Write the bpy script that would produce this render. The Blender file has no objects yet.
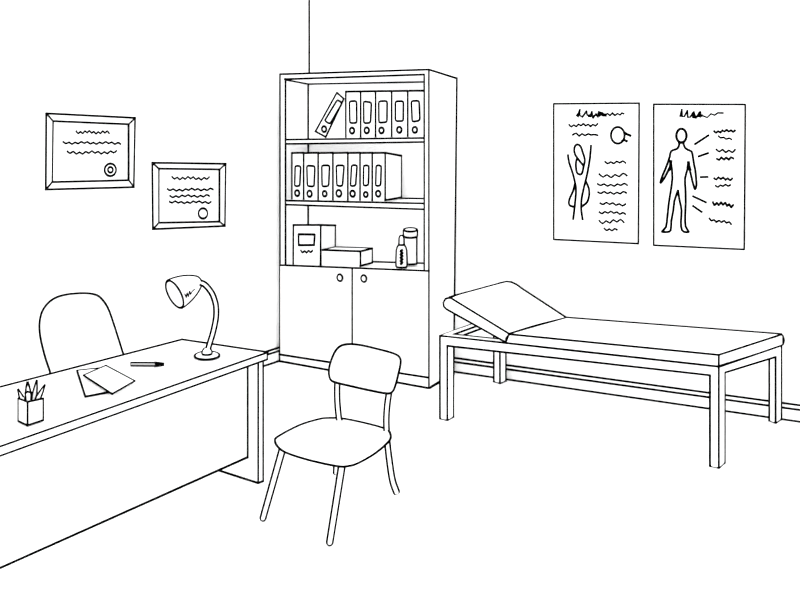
# A doctor's office drawn as ink line art: every white body carries its own black ink strokes as geometry.
import bpy, math
from mathutils import Vector as V

S = bpy.context.scene
COL = S.collection

# ------------------------------------------------------------------ camera
F_PX, HORIZON, EYE = 1160.0, 104.0, 2.1
TH = math.atan2(650, F_PX)
FW = V((-math.sin(TH), math.cos(TH), 0))
RT = V((math.cos(TH), math.sin(TH), 0))
D0 = EYE * F_PX / 246.5
CAM = V((0, 0, EYE)) - FW * D0 - RT * ((309 - 400) / F_PX * D0)

cd = bpy.data.cameras.new('camera')
cam = bpy.data.objects.new('camera', cd)
COL.objects.link(cam)
cam.location = CAM
cam.rotation_euler = (math.pi / 2, 0, TH)
cd.sensor_fit = 'HORIZONTAL'
cd.sensor_width = 36
cd.lens = 36 * F_PX / 800
cd.shift_y = (HORIZON - 300) / 800
S.camera = cam


# surveying helpers: sight lines meeting the real planes of the room
def ray(px, py):
    return FW + RT * ((px - 400) / F_PX) + V((0, 0, -(py - HORIZON) / F_PX))


def at_z(px, py, z=0.0):
    d = ray(px, py)
    return CAM + d * ((z - EYE) / d.z)


def at_plane(px, py, p, n):
    d = ray(px, py)
    return CAM + d * ((p - CAM).dot(n) / d.dot(n))


def at_upright(px, py, a, b):
    t = b - a
    return at_plane(px, py, a, V((t.y, -t.x, 0)))


def at_dist(px, py, dep):
    return CAM + ray(px, py) * dep


def dist(p):
    return (p - CAM).dot(FW)


def height_over(p, py):
    return EYE - (py - HORIZON) / F_PX * dist(p)


def up(p, z):
    return V((p.x, p.y, z))


# ------------------------------------------------------------------ materials
def mat(name, col, rough=0.9, grain=0.0):
    m = bpy.data.materials.new(name)
    m.use_nodes = True
    nt = m.node_tree
    b = nt.nodes['Principled BSDF']
    b.inputs['Roughness'].default_value = rough
    b.inputs['Specular IOR Level'].default_value = 0.0
    c1 = tuple(max(0, c * (1 - grain)) for c in col) + (1,)
    n = nt.nodes.new('ShaderNodeTexNoise')
    n.inputs['Scale'].default_value = 14
    r = nt.nodes.new('ShaderNodeValToRGB')
    r.color_ramp.elements[0].color = c1
    r.color_ramp.elements[1].color = tuple(col) + (1,)
    tc = nt.nodes.new('ShaderNodeTexCoord')
    nt.links.new(tc.outputs['Object'], n.inputs['Vector'])
    nt.links.new(n.outputs['Fac'], r.inputs['Fac'])
    nt.links.new(r.outputs['Color'], b.inputs['Base Color'])
    return m


PAPER = mat('white_paper', (0.998, 0.998, 0.998), 0.9, 0.004)
WALL = mat('white_plaster', (0.998, 0.998, 0.998), 0.95, 0.004)
INK = mat('black_ink', (0.0011, 0.0011, 0.0011), 0.9, 0.2)
GREY = mat('grey_barrel', (0.36, 0.36, 0.36), 0.8, 0.02)

PEN = 0.00097       # half width of the pen line per metre of distance from the drawing point


def pen(p):
    return PEN * dist(p)


# ------------------------------------------------------------------ mesh builder
class MB:
    def __init__(s, body=None):
        s.v, s.f, s.m = [], [], []
        s.body = body or PAPER

    def add(s, vs, fs, mi=0):
        o = len(s.v)
        s.v += [V(q) for q in vs]
        for f in fs:
            s.f.append([i + o for i in f])
            s.m.append(mi)
        return s

    def hexa(s, b, t, ink=()):
        """b, t: four corners below and above.  ink: 'all' or pairs of corner numbers."""
        q = list(b) + list(t)
        s.add(q, [(3, 2, 1, 0), (4, 5, 6, 7), (0, 1, 5, 4), (1, 2, 6, 5), (2, 3, 7, 6), (3, 0, 4, 7)])
        if ink == 'all':
            ink = [(0, 1), (1, 2), (2, 3), (3, 0), (4, 5), (5, 6), (6, 7), (7, 4), (0, 4), (1, 5), (2, 6), (3, 7)]
        for a, c in ink:
            s.line([q[a], q[c]])
        return s

    def line(s, pts, closed=False, w=1.0, mi=1, sides=6, smooth=0):
        pts = [V(p) for p in pts]
        if smooth:
            pts = spline(pts, closed, smooth)
        P = [pts[0]]
        for p in pts[1:]:
            if (p - P[-1]).length > 1e-5:
                P.append(p)
        if closed and (P[0] - P[-1]).length < 1e-5:
            P.pop()
        n = len(P)
        if n < 2:
            return s
        if n > 2:
            parts = at_corners(P, closed, 50)
            if parts:
                for q in parts:
                    s.line(q, w=w, mi=mi, sides=sides)
                return s
        if not closed:     # round pen tips: run a little past each end
            P[0] = P[0] + (P[0] - P[1]).normalized() * pen(P[0]) * w * 0.6
            P[-1] = P[-1] + (P[-1] - P[-2]).normalized() * pen(P[-1]) * w * 0.6
        vs, fs = [], []
        ref = None
        for i, p in enumerate(P):
            a = P[i - 1] if (i > 0 or closed) else None
            b = P[(i + 1) % n] if (i < n - 1 or closed) else None
            t0 = (p - a).normalized() if a is not None else None
            t1 = (b - p).normalized() if b is not None else None
            t = (t0 or t1) + (t1 or t0)
            if t.length < 1e-4:
                t = t1 or t0
            t = t.normalized()
            if ref is None:
                ref = V((0, 0, 1)) if abs(t.z) < 0.9 else V((1, 0, 0))
            x = (ref - t * ref.dot(t))
            if x.length < 1e-4:
                x = t.orthogonal()
            x.normalize()
            y = t.cross(x)
            ref = x
            r = pen(p) * w
            for k in range(sides):
                g = 2 * math.pi * k / sides
                vs.append(p + x * (r * math.cos(g)) + y * (r * math.sin(g)))
        m = n if closed else n - 1
        for i in range(m):
            j = (i + 1) % n
            for k in range(sides):
                l = (k + 1) % sides
                fs.append((i * sides + k, i * sides + l, j * sides + l, j * sides + k))
        if not closed:
            fs.append(tuple(range(sides))[::-1])
            fs.append(tuple((n - 1) * sides + k for k in range(sides)))
        return s.add(vs, fs, mi)

    def lines(s, *pairs, w=1.0):
        for p in pairs:
            s.line(p, w=w)
        return s

    def mark(s, pts, nrm, closed=False, w=1.0, smooth=0, lift=0.0015):
        """a flat printed stroke lying on a surface"""
        pts = [V(p) for p in pts]
        if smooth:
            pts = spline(pts, closed, smooth)
        parts = at_corners(pts, closed, 75)
        if parts:
            for q in parts:
                s.mark(q, nrm, w=w, lift=lift)
            return s
        n = len(pts)
        vs, fs = [], []
        nrm = nrm.normalized()
        for i, p in enumerate(pts):
            a = pts[i - 1] if (i > 0 or closed) else p
            b = pts[(i + 1) % n] if (i < n - 1 or closed) else p
            t = (b - a)
            if t.length < 1e-6:
                t = V((1, 0, 0))
            t.normalize()
            q = nrm.cross(t).normalized() * pen(p) * w * 1.1
            e = nrm * lift
            if not closed and i == 0:
                p = p - t * pen(p) * w * .6
            if not closed and i == n - 1:
                p = p + t * pen(p) * w * .6
            vs += [p + q + e, p - q + e, p - q - e * .5, p + q - e * .5]
        for i in range(n if closed else n - 1):
            j = (i + 1) % n
            for k in range(4):
                l = (k + 1) % 4
                fs.append((i * 4 + k, i * 4 + l, j * 4 + l, j * 4 + k))
        if not closed:
            fs += [(3, 2, 1, 0), tuple((n - 1) * 4 + k for k in range(4))]
        return s.add(vs, fs, 1)

    def slab(s, outline, nrm, t, tb=None, inset=0.82, insetb=None, ink=True, w=1.3):
        """soft pad: full outline at the rim, upper face (height t) and lower face (depth tb) domed"""
        tb = t if tb is None else tb
        insetb = inset if insetb is None else insetb
        n = len(outline)
        c = sum(outline, V((0, 0, 0))) / n
        nrm = nrm.normalized()
        vs = [p + (c - p).normalized() * (pen(p) * .6) for p in outline]
        for h, k in ((t, inset), (-tb, insetb)):
            vs += [c + (p - c) * (k + (1 - k) * .5) + nrm * (h * .7) for p in outline]
            vs += [c + (p - c) * k + nrm * h for p in outline]
        fs = []
        for i in range(n):
            j = (i + 1) % n
            fs += [(i, j, n + j, n + i), (n + i, n + j, 2 * n + j, 2 * n + i),
                   (j, i, 3 * n + i, 3 * n + j), (3 * n + j, 3 * n + i, 4 * n + i, 4 * n + j)]
        fs += [tuple(2 * n + i for i in range(n)), tuple(4 * n + i for i in reversed(range(n)))]
        s.add(vs, fs, 0)
        if ink:
            s.line([p + nrm * (pen(p) * .4) for p in outline], closed=True, w=w)
        return s

    def tube(s, pts, radii, sides=12, mi=0, smooth=0, ink=True, foot=True, inset=1.0, w=1.15):
        """round bar with a pen stroke down each flank, closed round the foot (last point)"""
        pts = [V(p) for p in pts]
        if smooth:
            k = len(pts)
            P = spline(pts, False, smooth)
            radii = [radii[0] + (radii[-1] - radii[0]) * i / (len(P) - 1) for i in range(len(P))]
            pts = P
        elif not isinstance(radii, (list, tuple)):
            radii = [radii] * len(pts)
        elif len(radii) != len(pts):
            radii = [radii[0] + (radii[-1] - radii[0]) * i / (len(pts) - 1) for i in range(len(pts))]
        if foot:
            t = (pts[-1] - pts[-2]).normalized()
            r = radii[-1]
            for a in (30, 60, 85):
                pts.append(pts[len(pts) - 1] + t * r * (math.sin(math.radians(a)) - math.sin(math.radians({30: 0, 60: 30, 85: 60}[a]))))
                radii = list(radii) + [r * math.cos(math.radians(a))]
        n = len(pts)
        vs, fs, L, Rr = [], [], [], []
        for i, p in enumerate(pts):
            t = (pts[min(i + 1, n - 1)] - pts[max(i - 1, 0)]).normalized()
            d = (p - CAM).normalized()
            x = t.cross(d)
            x.normalize()
            y = t.cross(x).normalized()
            r = radii[i]
            for k in range(sides):
                g = 2 * math.pi * k / sides
                rb = max(r - pen(p) * .6, r * .5) if ink else r
                vs.append(p + x * (rb * math.cos(g)) + y * (rb * math.sin(g)))
            L.append(p + x * r * inset)
            Rr.append(p - x * r * inset)
        for i in range(n - 1):
            for k in range(sides):
                l = (k + 1) % sides
                fs.append((i * sides + k, i * sides + l, (i + 1) * sides + l, (i + 1) * sides + k))
        fs.append(tuple(range(sides))[::-1])
        fs.append(tuple((n - 1) * sides + k for k in range(sides)))
        s.add(vs, fs, mi)
        if ink:
            if foot:
                s.line(L + Rr[::-1], w=w)
            else:
                s.line(L, w=w)
                s.line(Rr, w=w)
        return s

    def lathe(s, base, axis, prof, sides=28, flank=True, rings=(), cap0=True, cap1=True, mi=0):
        """prof: (distance along axis, radius). Flank strokes where the form turns from the drawing point."""
        a = axis.normalized()
        v = (base - CAM).normalized()
        e1 = a.cross(v).normalized()
        e2 = a.cross(e1).normalized()
        n = len(prof)
        vs, fs = [], []
        for t, r in prof:
            for k in range(sides):
                g = 2 * math.pi * k / sides
                rb = r - pen(base) * .5 if flank else r
                vs.append(base + a * t + e1 * (rb * math.cos(g)) + e2 * (rb * math.sin(g)))
        for i in range(n - 1):
            for k in range(sides):
                l = (k + 1) % sides
                fs.append((i * sides + k, i * sides + l, (i + 1) * sides + l, (i + 1) * sides + k))
        if cap0:
            fs.append(tuple(range(sides))[::-1])
        if cap1:
            fs.append(tuple((n - 1) * sides + k for k in range(sides)))
        s.add(vs, fs, mi)
        if flank:
            A, B = [], []
            for i, (t, r) in enumerate(prof):
                t0, r0 = prof[max(i - 1, 0)]
                t1, r1 = prof[min(i + 1, n - 1)]
                dr = (r1 - r0) / max(1e-6, t1 - t0)
                q = dr * a.dot(v) / e2.dot(v)
                if abs(q) > 1:
                    continue
                sn = q
                cs = math.sqrt(1 - sn * sn)
                A.append(base + a * t + e1 * (r * cs) + e2 * (r * sn))
                B.append(base + a * t - e1 * (r * cs) + e2 * (r * sn))
            if flank == 'joined':
                s.line(A + B[::-1])
            else:
                s.line(A)
                s.line(B)
        for t, r in rings:
            s.line([base + a * t + e1 * (r * math.cos(2 * math.pi * k / sides)) + e2 * (r * math.sin(2 * math.pi * k / sides))
                    for k in range(sides)], closed=True)
        return s

    def build(s, name, parent=None):
        me = bpy.data.meshes.new(name)
        org = parent.location.copy() if parent and parent.type == 'EMPTY' else None
        if parent and parent.type == 'MESH':
            org = V(ORG[parent.name])
        if org is None:
            lo = V([min(q[i] for q in s.v) for i in range(3)])
            hi = V([max(q[i] for q in s.v) for i in range(3)])
            org = V(((lo.x + hi.x) / 2, (lo.y + hi.y) / 2, lo.z))
        me.from_pydata([q - org for q in s.v], [], s.f)
        me.materials.append(s.body)
        me.materials.append(INK)
        me.polygons.foreach_set('material_index', s.m)
        me.update()
        o = bpy.data.objects.new(name, me)
        COL.objects.link(o)
        if parent:
            o.parent = parent
            ORG[o.name] = org if parent.type == 'EMPTY' else ORG[parent.name]
        else:
            o.location = org
            ORG[o.name] = org
        return o


ORG = {}


def at_corners(P, closed, deg):
    """the strokes of a line that turns sharply, or None"""
    n = len(P)
    cs = []
    for i in range(0 if closed else 1, n if closed else n - 1):
        a, b = P[i] - P[i - 1], P[(i + 1) % n] - P[i]
        if a.length > 1e-6 and b.length > 1e-6 and a.angle(b) > math.radians(deg):
            cs.append(i)
    if not cs:
        return None
    if closed:
        P = P[cs[0]:] + P[:cs[0]] + [P[cs[0]]]
        cs = [i - cs[0] for i in cs[1:]]
    cs = [0] + cs + [len(P) - 1]
    return [[p.copy() for p in P[a:b + 1]] for a, b in zip(cs, cs[1:])]


def spline(pts, closed=False, k=5):
    n = len(pts)
    out = []
    m = n if closed else n - 1
    for i in range(m):
        if closed:
            a, b, c, d = pts[i - 1], pts[i], pts[(i + 1) % n], pts[(i + 2) % n]
        else:
            b, c = pts[i], pts[i + 1]
            a = pts[i - 1] if i > 0 else b * 2 - c
            d = pts[i + 2] if i + 2 < n else c * 2 - b
        for j in range(k):
            t = j / k
            out.append(0.5 * ((2 * b) + (c - a) * t + (2 * a - 5 * b + 4 * c - d) * t * t + (3 * b - a - 3 * c + d) * t ** 3))
    if not closed:
        out.append(pts[-1].copy())
    return out


def tag(o, label, cat, group=None):
    o['label'] = label
    o['category'] = cat
    if group:
        o['group'] = group
    return o


def thing(name, loc, label, cat, group=None):
    o = bpy.data.objects.new(name, None)
    o.empty_display_size = 0.1
    o.location = loc
    COL.objects.link(o)
    return tag(o, label, cat, group)


def struct(o):
    o['kind'] = 'structure'
    return o


def zoomer(ox, oy, s):
    """measurements taken on an enlarged detail, scale s, corner ox, oy"""
    return lambda pts: [(ox + x * s, oy + y * s) for x, y in pts]


UPZ = V((0, 0, 1))

# ================================================================== the room
SL = -0.0625                       # the right wall runs a touch out of square
XE, YE, HT = 6.2, -9.4, 3.3        # extent of the shell
T = 0.15


def rw(x, off=0.0):                # a point on the right wall, off metres in front of it
    n = V((SL, -1, 0)).normalized()
    return V((x, SL * x, 0)) + n * off


RW_A, RW_B = rw(0), rw(4)
RW_N = V((SL, -1, 0)).normalized()
b = MB(WALL)
b.hexa([V((-T, YE, -.12)), V((XE, YE, -.12)), rw(XE, -T) - UPZ * .12, V((-T, T, -.12))],
       [V((-T, YE, 0)), V((XE, YE, 0)), rw(XE, -T), V((-T, T, 0))])
struct(b.build('floor'))
b = MB(WALL)
b.hexa([V((-T, YE, 0)), V((0, YE, 0)), V((0, 0, 0)), V((-T, 0, 0))],
       [V((-T, YE, HT)), V((0, YE, HT)), V((0, 0, HT)), V((-T, 0, HT))])
b.line([V((0, 0, 0)), V((0, 0, HT))], w=1.35)
struct(b.build('wall_left'))
b = MB(WALL)
q = [V((0, 0, 0)), rw(XE), rw(XE, -T), V((-T, T, 0)), V((-T, 0, 0))]
n = len(q)
b.add([*q, *[p + UPZ * HT for p in q]],
      [tuple(range(n))[::-1], tuple(range(n, 2 * n))] + [(i, (i + 1) % n, n + (i + 1) % n, n + i) for i in range(n)])
struct(b.build('wall_right'))

# ================================================================== storage cabinet
FL = at_z(280.1, 361.8)
FR = at_z(428.9, 388.8)
BR = at_z(453.2, 374.4)
BL = V((0.035, -0.045, 0))
CW = (FR - FL).normalized()
CD = V((-CW.y, CW.x, 0))            # into the cabinet
DEPTH = (BR - FR).length


def cab_pt(u, v):
    return (FL * (1 - u) + FR * u) * (1 - v) + (BL * (1 - u) + BR * u) * v


def cf(px, py, v=0.0):              # point of the cabinet's upright plane at depth share v
    return at_upright(px, py, cab_pt(0, v), cab_pt(1, v))


def cu(p, v=0.0):
    a, c = cab_pt(0, v), cab_pt(1, v)
    return (p - a).dot((c - a).normalized()) / (c - a).length


def bl(g, u):                       # straight line between the two ends of an edge
    return g[0] + (g[1] - g[0]) * u


uL = cu(cf(285.5, 150))
uR = cu(cf(424.3, 150))
# depth at which the inner left back corner is seen at its place
VB = 0.9
for k in range(40):
    p = cab_pt(uL, VB)
    sx = 400 + F_PX * (p - CAM).dot(RT) / dist(p)
    VB += (308 - sx) * 0.01
VB = max(.6, min(VB, .95))

cabinet = thing('storage_cabinet', (FL + FR) / 2 + (BL + BR) / 2 - (FL + BR) / 2,
                'tall white cabinet of open shelves over two doors standing in the room corner', 'cabinet')
zt = [height_over(FL, 74.2), height_over(FR, 69.5), height_over(BR, 78.0)]
zt.append(zt[0] - .05)
zTL, zTR = zt[0], zt[1]


def top_z(u, v):
    return (zt[0] * (1 - u) + zt[1] * u) * (1 - v) + (zt[3] * (1 - u) + zt[2] * u) * v


def C3(u, v, z):
    return up(cab_pt(u, v), z)


def cz(px, py, v=0.0):
    return cf(px, py, v).z


# heights of the boards at the left (u=0) and right (u=1) ends of their front edges
zdoor = (cz(279.8, 265.2), cz(428.3, 271))
zpl = (cz(279.8, 354.3), cz(428.3, 377.4))
zu_f = (cz(285.5, 79.2), cz(423.8, 74.5))
zu_b = (cz(308, 83.4, VB), cz(423.8, 81.2, VB))

for u0, u1, nm in ((0, uL, 'L'), (uR, 1, 'R')):
    b = MB()
    z0, z1 = 0, 0
    tb = C3(u1, 1, top_z(u1, 1)) if nm == 'L' else at_dist(456.4, 78.2, dist(BR))
    b.hexa([C3(u0, 0, 0), C3(u1, 0, 0), C3(u1, 1, 0), C3(u0, 1, 0)],
           [C3(u0, 0, top_z(u0, 0)), C3(u1, 0, top_z(u1, 0)), tb, C3(u0, 1, top_z(u0, 1))])
    if nm == 'L':
        b.lines([C3(0, 0, 0), C3(0, 0, top_z(0, 0))], [C3(uL, 0, bl(zdoor, uL)), C3(uL, 0, zu_f[0])])
    else:
        b.lines([C3(1, 0, 0), C3(1, 0, top_z(1, 0))], [C3(uR, 0, bl(zdoor, uR)), C3(uR, 0, zu_f[1])],
                w=.95)
        b.lines([C3(1, 1, 0), tb], [C3(1, 0, .004), C3(1, 1, .004)], w=1.45)
        b.line([C3(1, 0, top_z(1, 0)), tb])
    b.build('side_panel', cabinet)

b = MB()
b.hexa([C3(uL, 0, zu_f[0]), C3(uR, 0, zu_f[1]), C3(uR, VB, zu_b[1]), C3(uL, VB, zu_b[0])],
       [C3(uL, 0, top_z(uL, 0)), C3(uR, 0, top_z(uR, 0)), C3(uR, VB, top_z(uR, VB)), C3(uL, VB, top_z(uL, VB))])
b.lines([C3(0, 0, top_z(0, 0)), C3(1, 0, top_z(1, 0))], [C3(uL, 0, zu_f[0]), C3(uR, 0, zu_f[1])],
        w=.95)
b.lines([C3(uL, VB, zu_b[0]), C3(uR, VB, zu_b[1])], [C3(uL, 0, zu_f[0]), C3(uL, VB, zu_b[0])], w=1.35)
b.build('top_panel', cabinet)

b = MB()
b.hexa([C3(uL, VB, 0), C3(uR, VB, 0), C3(uR, 1, 0), C3(uL, 1, 0)],
       [C3(uL, VB, top_z(uL, VB)), C3(uR, VB, top_z(uR, VB)), C3(uR, 1, top_z(uR, 1)), C3(uL, 1, top_z(uL, 1))])
b.line([C3(uL, VB, bl(zdoor, uL)), C3(uL, VB, zu_b[0])], w=1.4)
b.build('back_panel', cabinet)


def board(name, ta, tb, ba, bb, back_ink=True):
    """open shelf: px rows of its front top edge (left, right) and front lower edge"""
    zl, zr = cz(285.5, ta), cz(423.8, tb)
    wl, wr = cz(285.5, ba), cz(423.8, bb)
    b = MB()
    q0 = [C3(uL, 0, wl), C3(uR, 0, wr), C3(uR, VB, wr), C3(uL, VB, wl)]
    q1 = [C3(uL, 0, zl), C3(uR, 0, zr), C3(uR, VB, zr), C3(uL, VB, zl)]
    b.hexa(q0, q1)
    b.lines([q0[0], q0[1]], [q1[0], q1[1]], w=.9)
    if back_ink:
        b.line([q1[2], q1[3]], w=1.4)
    b.build(name, cabinet)
    return lambda u: zl + (zr - zl) * (u - uL) / (uR - uL)


shelf1 = board('shelf', 139.6, 138.0, 143.9, 142.0, False)
shelf2 = board('shelf', 200.6, 203.4, 204.6, 209.3)
b = MB()
w = .025
b.hexa([C3(uL, 0, bl(zdoor, uL) - w), C3(uR, 0, bl(zdoor, uR) - w), C3(uR, VB, bl(zdoor, uR) - w), C3(uL, VB, bl(zdoor, uL) - w)],
       [C3(uL, 0, bl(zdoor, uL)), C3(uR, 0, bl(zdoor, uR)), C3(uR, VB, bl(zdoor, uR)), C3(uL, VB, bl(zdoor, uL))])
b.line([C3(uL, VB, bl(zdoor, uL)), C3(uR, VB, bl(zdoor, uR))], w=1.4)
b.lines([C3(0, 0, zdoor[0]), C3(1, 0, zdoor[1])])
b.build('counter_shelf', cabinet)


def shelf3(u):
    return bl(zdoor, u)


us = cu(cf(352.6, 300))
OUT = CD * -0.004
for u0, u1, kx, ky in ((0, us, 340.8, 277.4), (us, 1, 364.7, 278.2)):
    b = MB()
    q = [C3(u0, 0, bl(zpl, u0)), C3(u1, 0, bl(zpl, u1)), C3(u1, 0, bl(zpl, u1)), C3(u0, 0, bl(zpl, u0))]
    t = [C3(u0, 0, bl(zdoor, u0)), C3(u1, 0, bl(zdoor, u1)), C3(u1, 0, bl(zdoor, u1)), C3(u0, 0, bl(zdoor, u0))]
    for L in (q, t):
        L[0] = L[0] + OUT
        L[1] = L[1] + OUT
        L[2] = L[2] - OUT * 4
        L[3] = L[3] - OUT * 4
    b.hexa(q, t, [(0, 1)])
    if u0 == 0:
        b.line([q[1], t[1]])
    d = b.build('door', cabinet)
    c = cf(kx + .7, ky) + OUT
    kb = MB()
    r = 3.4 * dist(c) / F_PX
    kb.lathe(c, -CD, [(0, r * .8), (.010, r), (.016, r), (.017, r * .5)], 20, flank=False, rings=[(.016, r)])
    kb.build('knob', d)

b = MB()
b.hexa([C3(0, 0, 0) + OUT, C3(1, 0, 0) + OUT, C3(1, 0, 0) - OUT * 4, C3(0, 0, 0) - OUT * 4],
       [C3(0, 0, zpl[0]) + OUT, C3(1, 0, zpl[1]) + OUT, C3(1, 0, zpl[1]) - OUT * 4, C3(0, 0, zpl[0]) - OUT * 4])
b.line([C3(0, 0, .004) + OUT, C3(1, 0, .004) + OUT], w=1.25)
b.build('plinth', cabinet)

# ------------------------------------------------------------------ baseboards (after the cabinet, whose ends they meet)
b = MB(WALL)
q0, q1 = V((0, FL.y + .06, 0)), V((0, YE, 0))
ox = V((.026, 0, 0))
zb, zf = .105, .088
b.hexa([q1, q1 + ox, q0 + ox, q0], [q1 + UPZ * zb, q1 + ox + UPZ * zf, q0 + ox + UPZ * zf, q0 + UPZ * zb], [(5, 6)])
b.lines([q1 + ox + UPZ * .004, q0 + ox + UPZ * .004], [q1 + UPZ * zb, q0 + UPZ * zb], w=1.15)
struct(b.build('baseboard_left'))
b = MB(WALL)
q0, q1 = rw(BR.x - .03), rw(XE)
ox = RW_N * .028
zb, zf = .106, .083
b.hexa([q0 + ox, q1 + ox, q1, q0], [q0 + ox + UPZ * zf, q1 + ox + UPZ * zf, q1 + UPZ * zb, q0 + UPZ * zb], [(4, 5)])
b.lines([q0 + ox + UPZ * .004, q1 + ox + UPZ * .004], [q0 + UPZ * zb, q1 + UPZ * zb], w=1.1)
struct(b.build('baseboard_right'))

# ------------------------------------------------------------------ binders


def dv(p, k):                       # k of the cabinet's depth straight back from p, along its sides
    u = cu(p)
    return (cab_pt(u, 1) - cab_pt(u, 0)) * k




def binder(front, zlow, lab, hole, rh, label, group, v=0.05, deep=0.66, drop=0.035, first=False, last=False, lean=False):
    """front: four px corners of the spine (bl, br, tr, tl)"""
    fp = [cf(x, y, v) for x, y in front]
    r_ = pen(fp[0])
    lift = 0
    if zlow:
        for i in (0, 1):
            fp[i].z = zlow(cu(fp[i], v)) + .007
        if not first:                             # the neighbour's edge stroke fills the gap
            for i in (0, 3):
                fp[i] = fp[i] + CW * (r_ + .0015)
        elif first == 'clear':
            for i in (0, 3):
                fp[i] = fp[i] + CW * r_
        if last == 'wall':
            for i in (1, 2):
                fp[i] = fp[i] - CW * (r_ + .002)
    else:
        low = min(range(4), key=lambda i: fp[i].z)
        lift = shelf1(cu(fp[low], v)) + r_ * 1.15 + .006 - fp[low].z
        fp = [p + UPZ * lift for p in fp]
    base = (fp[0] + fp[1]) / 2 + dv(fp[0], deep / 2)
    base.z = min(fp[0].z, fp[1].z)
    th = thing('ring_binder', base, label, 'binder', group)
    b = MB()
    bk = [p + dv(p, deep) for p in fp]
    bk[2] = bk[2] - UPZ * drop
    bk[3] = bk[3] - UPZ * drop
    b.hexa([fp[0], fp[1], bk[1], bk[0]], [fp[3], fp[2], bk[2], bk[3]])
    if lean:
        b.line(fp, closed=True, w=.95)
    else:
        lz = UPZ * (r_ * 1.1)
        if last != 'wall':
            b.line([fp[1] + lz * .75, fp[2]])
        b.lines([fp[3] + CW * (0 if first else r_ * .8), fp[2]])
        if first:
            b.line([fp[0] + lz * .75, fp[3]])
        if last is True:
            b.lines([fp[2], bk[2]], [bk[2], bk[1] + lz * 1.6], [fp[1] + lz, bk[1] + lz])
    b.build('binder_case', th)
    lp = [cf(x, y, v) + UPZ * lift for x, y in lab]
    b = MB()
    f = -CD
    b.hexa([lp[0], lp[1], lp[2], lp[3]], [p + f * .003 for p in lp])
    rp = []
    for i in range(4):                      # rounded label corners
        a, p, d = lp[i - 1], lp[i], lp[(i + 1) % 4]
        e = .017
        rp += [p + (a - p).normalized() * e, p + (a + d - p * 2).normalized() * e * .35, p + (d - p).normalized() * e]
    b.mark([p + f * .003 for p in rp], f, closed=True, w=.92)
    b.build('spine_label', th)
    hc = cf(hole[0], hole[1], v) + UPZ * lift
    r = rh * dist(hc) / F_PX
    b = MB()
    b.lathe(hc - f * .001, f, [(0, r), (.003, r), (.004, r * .6)], 18, flank=False)
    b.mark([hc + f * .0035 + CW * (r * math.cos(2 * math.pi * k / 18)) + UPZ * (r * math.sin(2 * math.pi * k / 18)) for k in range(18)],
           f, closed=True, w=1.0)
    b.build('finger_ring', th)
    return th


zz = zoomer(280, 80, .19375)
xs = [340, 416, 493, 576, 659, 742]
labs = [[(362, 222), (397, 222), (396, 108), (360, 110)], [(434, 223), (468, 221), (473, 116), (433, 110)],
        [(512, 221), (553, 217), (554, 108), (511, 110)], [(597, 212), (637, 212), (638, 109), (597, 110)],
        [(684, 216), (723, 209), (719, 107), (679, 108)]]
holes = [(373, 261), (449, 260), (525, 260), (617, 257), (697, 257)]
G1 = 'ring binders on the upper shelf'
names1 = ['first upright white binder right of the leaning one on the upper shelf',
          'second upright white binder from the leaning one on the upper shelf',
          'middle one of the five upright white binders on the upper shelf',
          'upright upper shelf binder second from the cabinet right side',
          'upright upper shelf binder standing against the cabinet right side']
for i in range(5):
    fr = zz([(xs[i], 297), (xs[i + 1], 297), (xs[i + 1], 60 - 5 * (i + 1) / 5), (xs[i], 60 - i)])
    binder(fr, shelf1, zz(labs[i]), zz([holes[i]])[0], 2.9, names1[i], G1, first=(i == 0), last='wall' if i == 4 else False)
binder(zz([(183, 274), (236, 303), (329, 106), (294, 74)]), None, zz([(232, 219), (259, 236), (322, 128), (298, 110)]),
       zz([(229, 262)])[0], 2.9, 'white ring binder leaning to the right on the upper shelf', G1, lean=True)

zz = zoomer(280, 140, .19375)
xs = [62, 122, 197, 273, 350, 413, 476, 543]
labs = [[(77, 238), (103, 238), (108, 135), (80, 133)], [(143, 238), (177, 240), (181, 135), (140, 132)],
        [(219, 240), (252, 238), (257, 131), (217, 131)], [(295, 236), (323, 238), (332, 131), (292, 131)],
        [(365, 238), (391, 236), (399, 130), (371, 130)], [(432, 236), (457, 234), (460, 131), (433, 131)],
        [(495, 237), (520, 236), (524, 132), (498, 130)]]
holes = [(90, 274), (154, 277), (232, 277), (305, 275), (376, 277), (444, 281), (508, 277)]
rad = [2.9, 3.0, 2.7, 3.3, 3.0, 2.5, 2.9]
ordn = ['leftmost white binder of the row of seven on the middle shelf',
        'second binder from the left in the middle shelf row of seven',
        'third binder from the left in the middle shelf row of seven',
        'central binder of seven on the middle shelf, with the largest ring hole',
        'fifth binder from the left in the middle shelf row of seven',
        'middle shelf binder with the smallest ring hole, sixth from the left',
        'rightmost middle shelf binder, its blank cover side showing']
for i in range(7):
    fr = zz([(xs[i], 310), (xs[i + 1], 320), (xs[i + 1], 66), (xs[i], 67)])
    binder(fr, shelf2, zz(labs[i]), zz([holes[i]])[0], rad[i], ordn[i], 'ring binders on the middle shelf', drop=.034, deep=.60, first=(i == 0), last=i == 6)


# ------------------------------------------------------------------ boxes and bottles on the counter shelf
def wiggle(p0, p1, n, amp, jit=0):
    out = []
    for i in range(n + 1):
        t = i / n
        a = amp * 1.25 * (1 if i % 2 else -1) * (0.65 + .35 * math.sin(i * 2.3 + jit))
        dx, dy = p1[0] - p0[0], p1[1] - p0[1]
        l = math.hypot(dx, dy)
        out.append((p0[0] + dx * t - dy / l * a, p0[1] + dy * t + dx / l * a))
    return out


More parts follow.
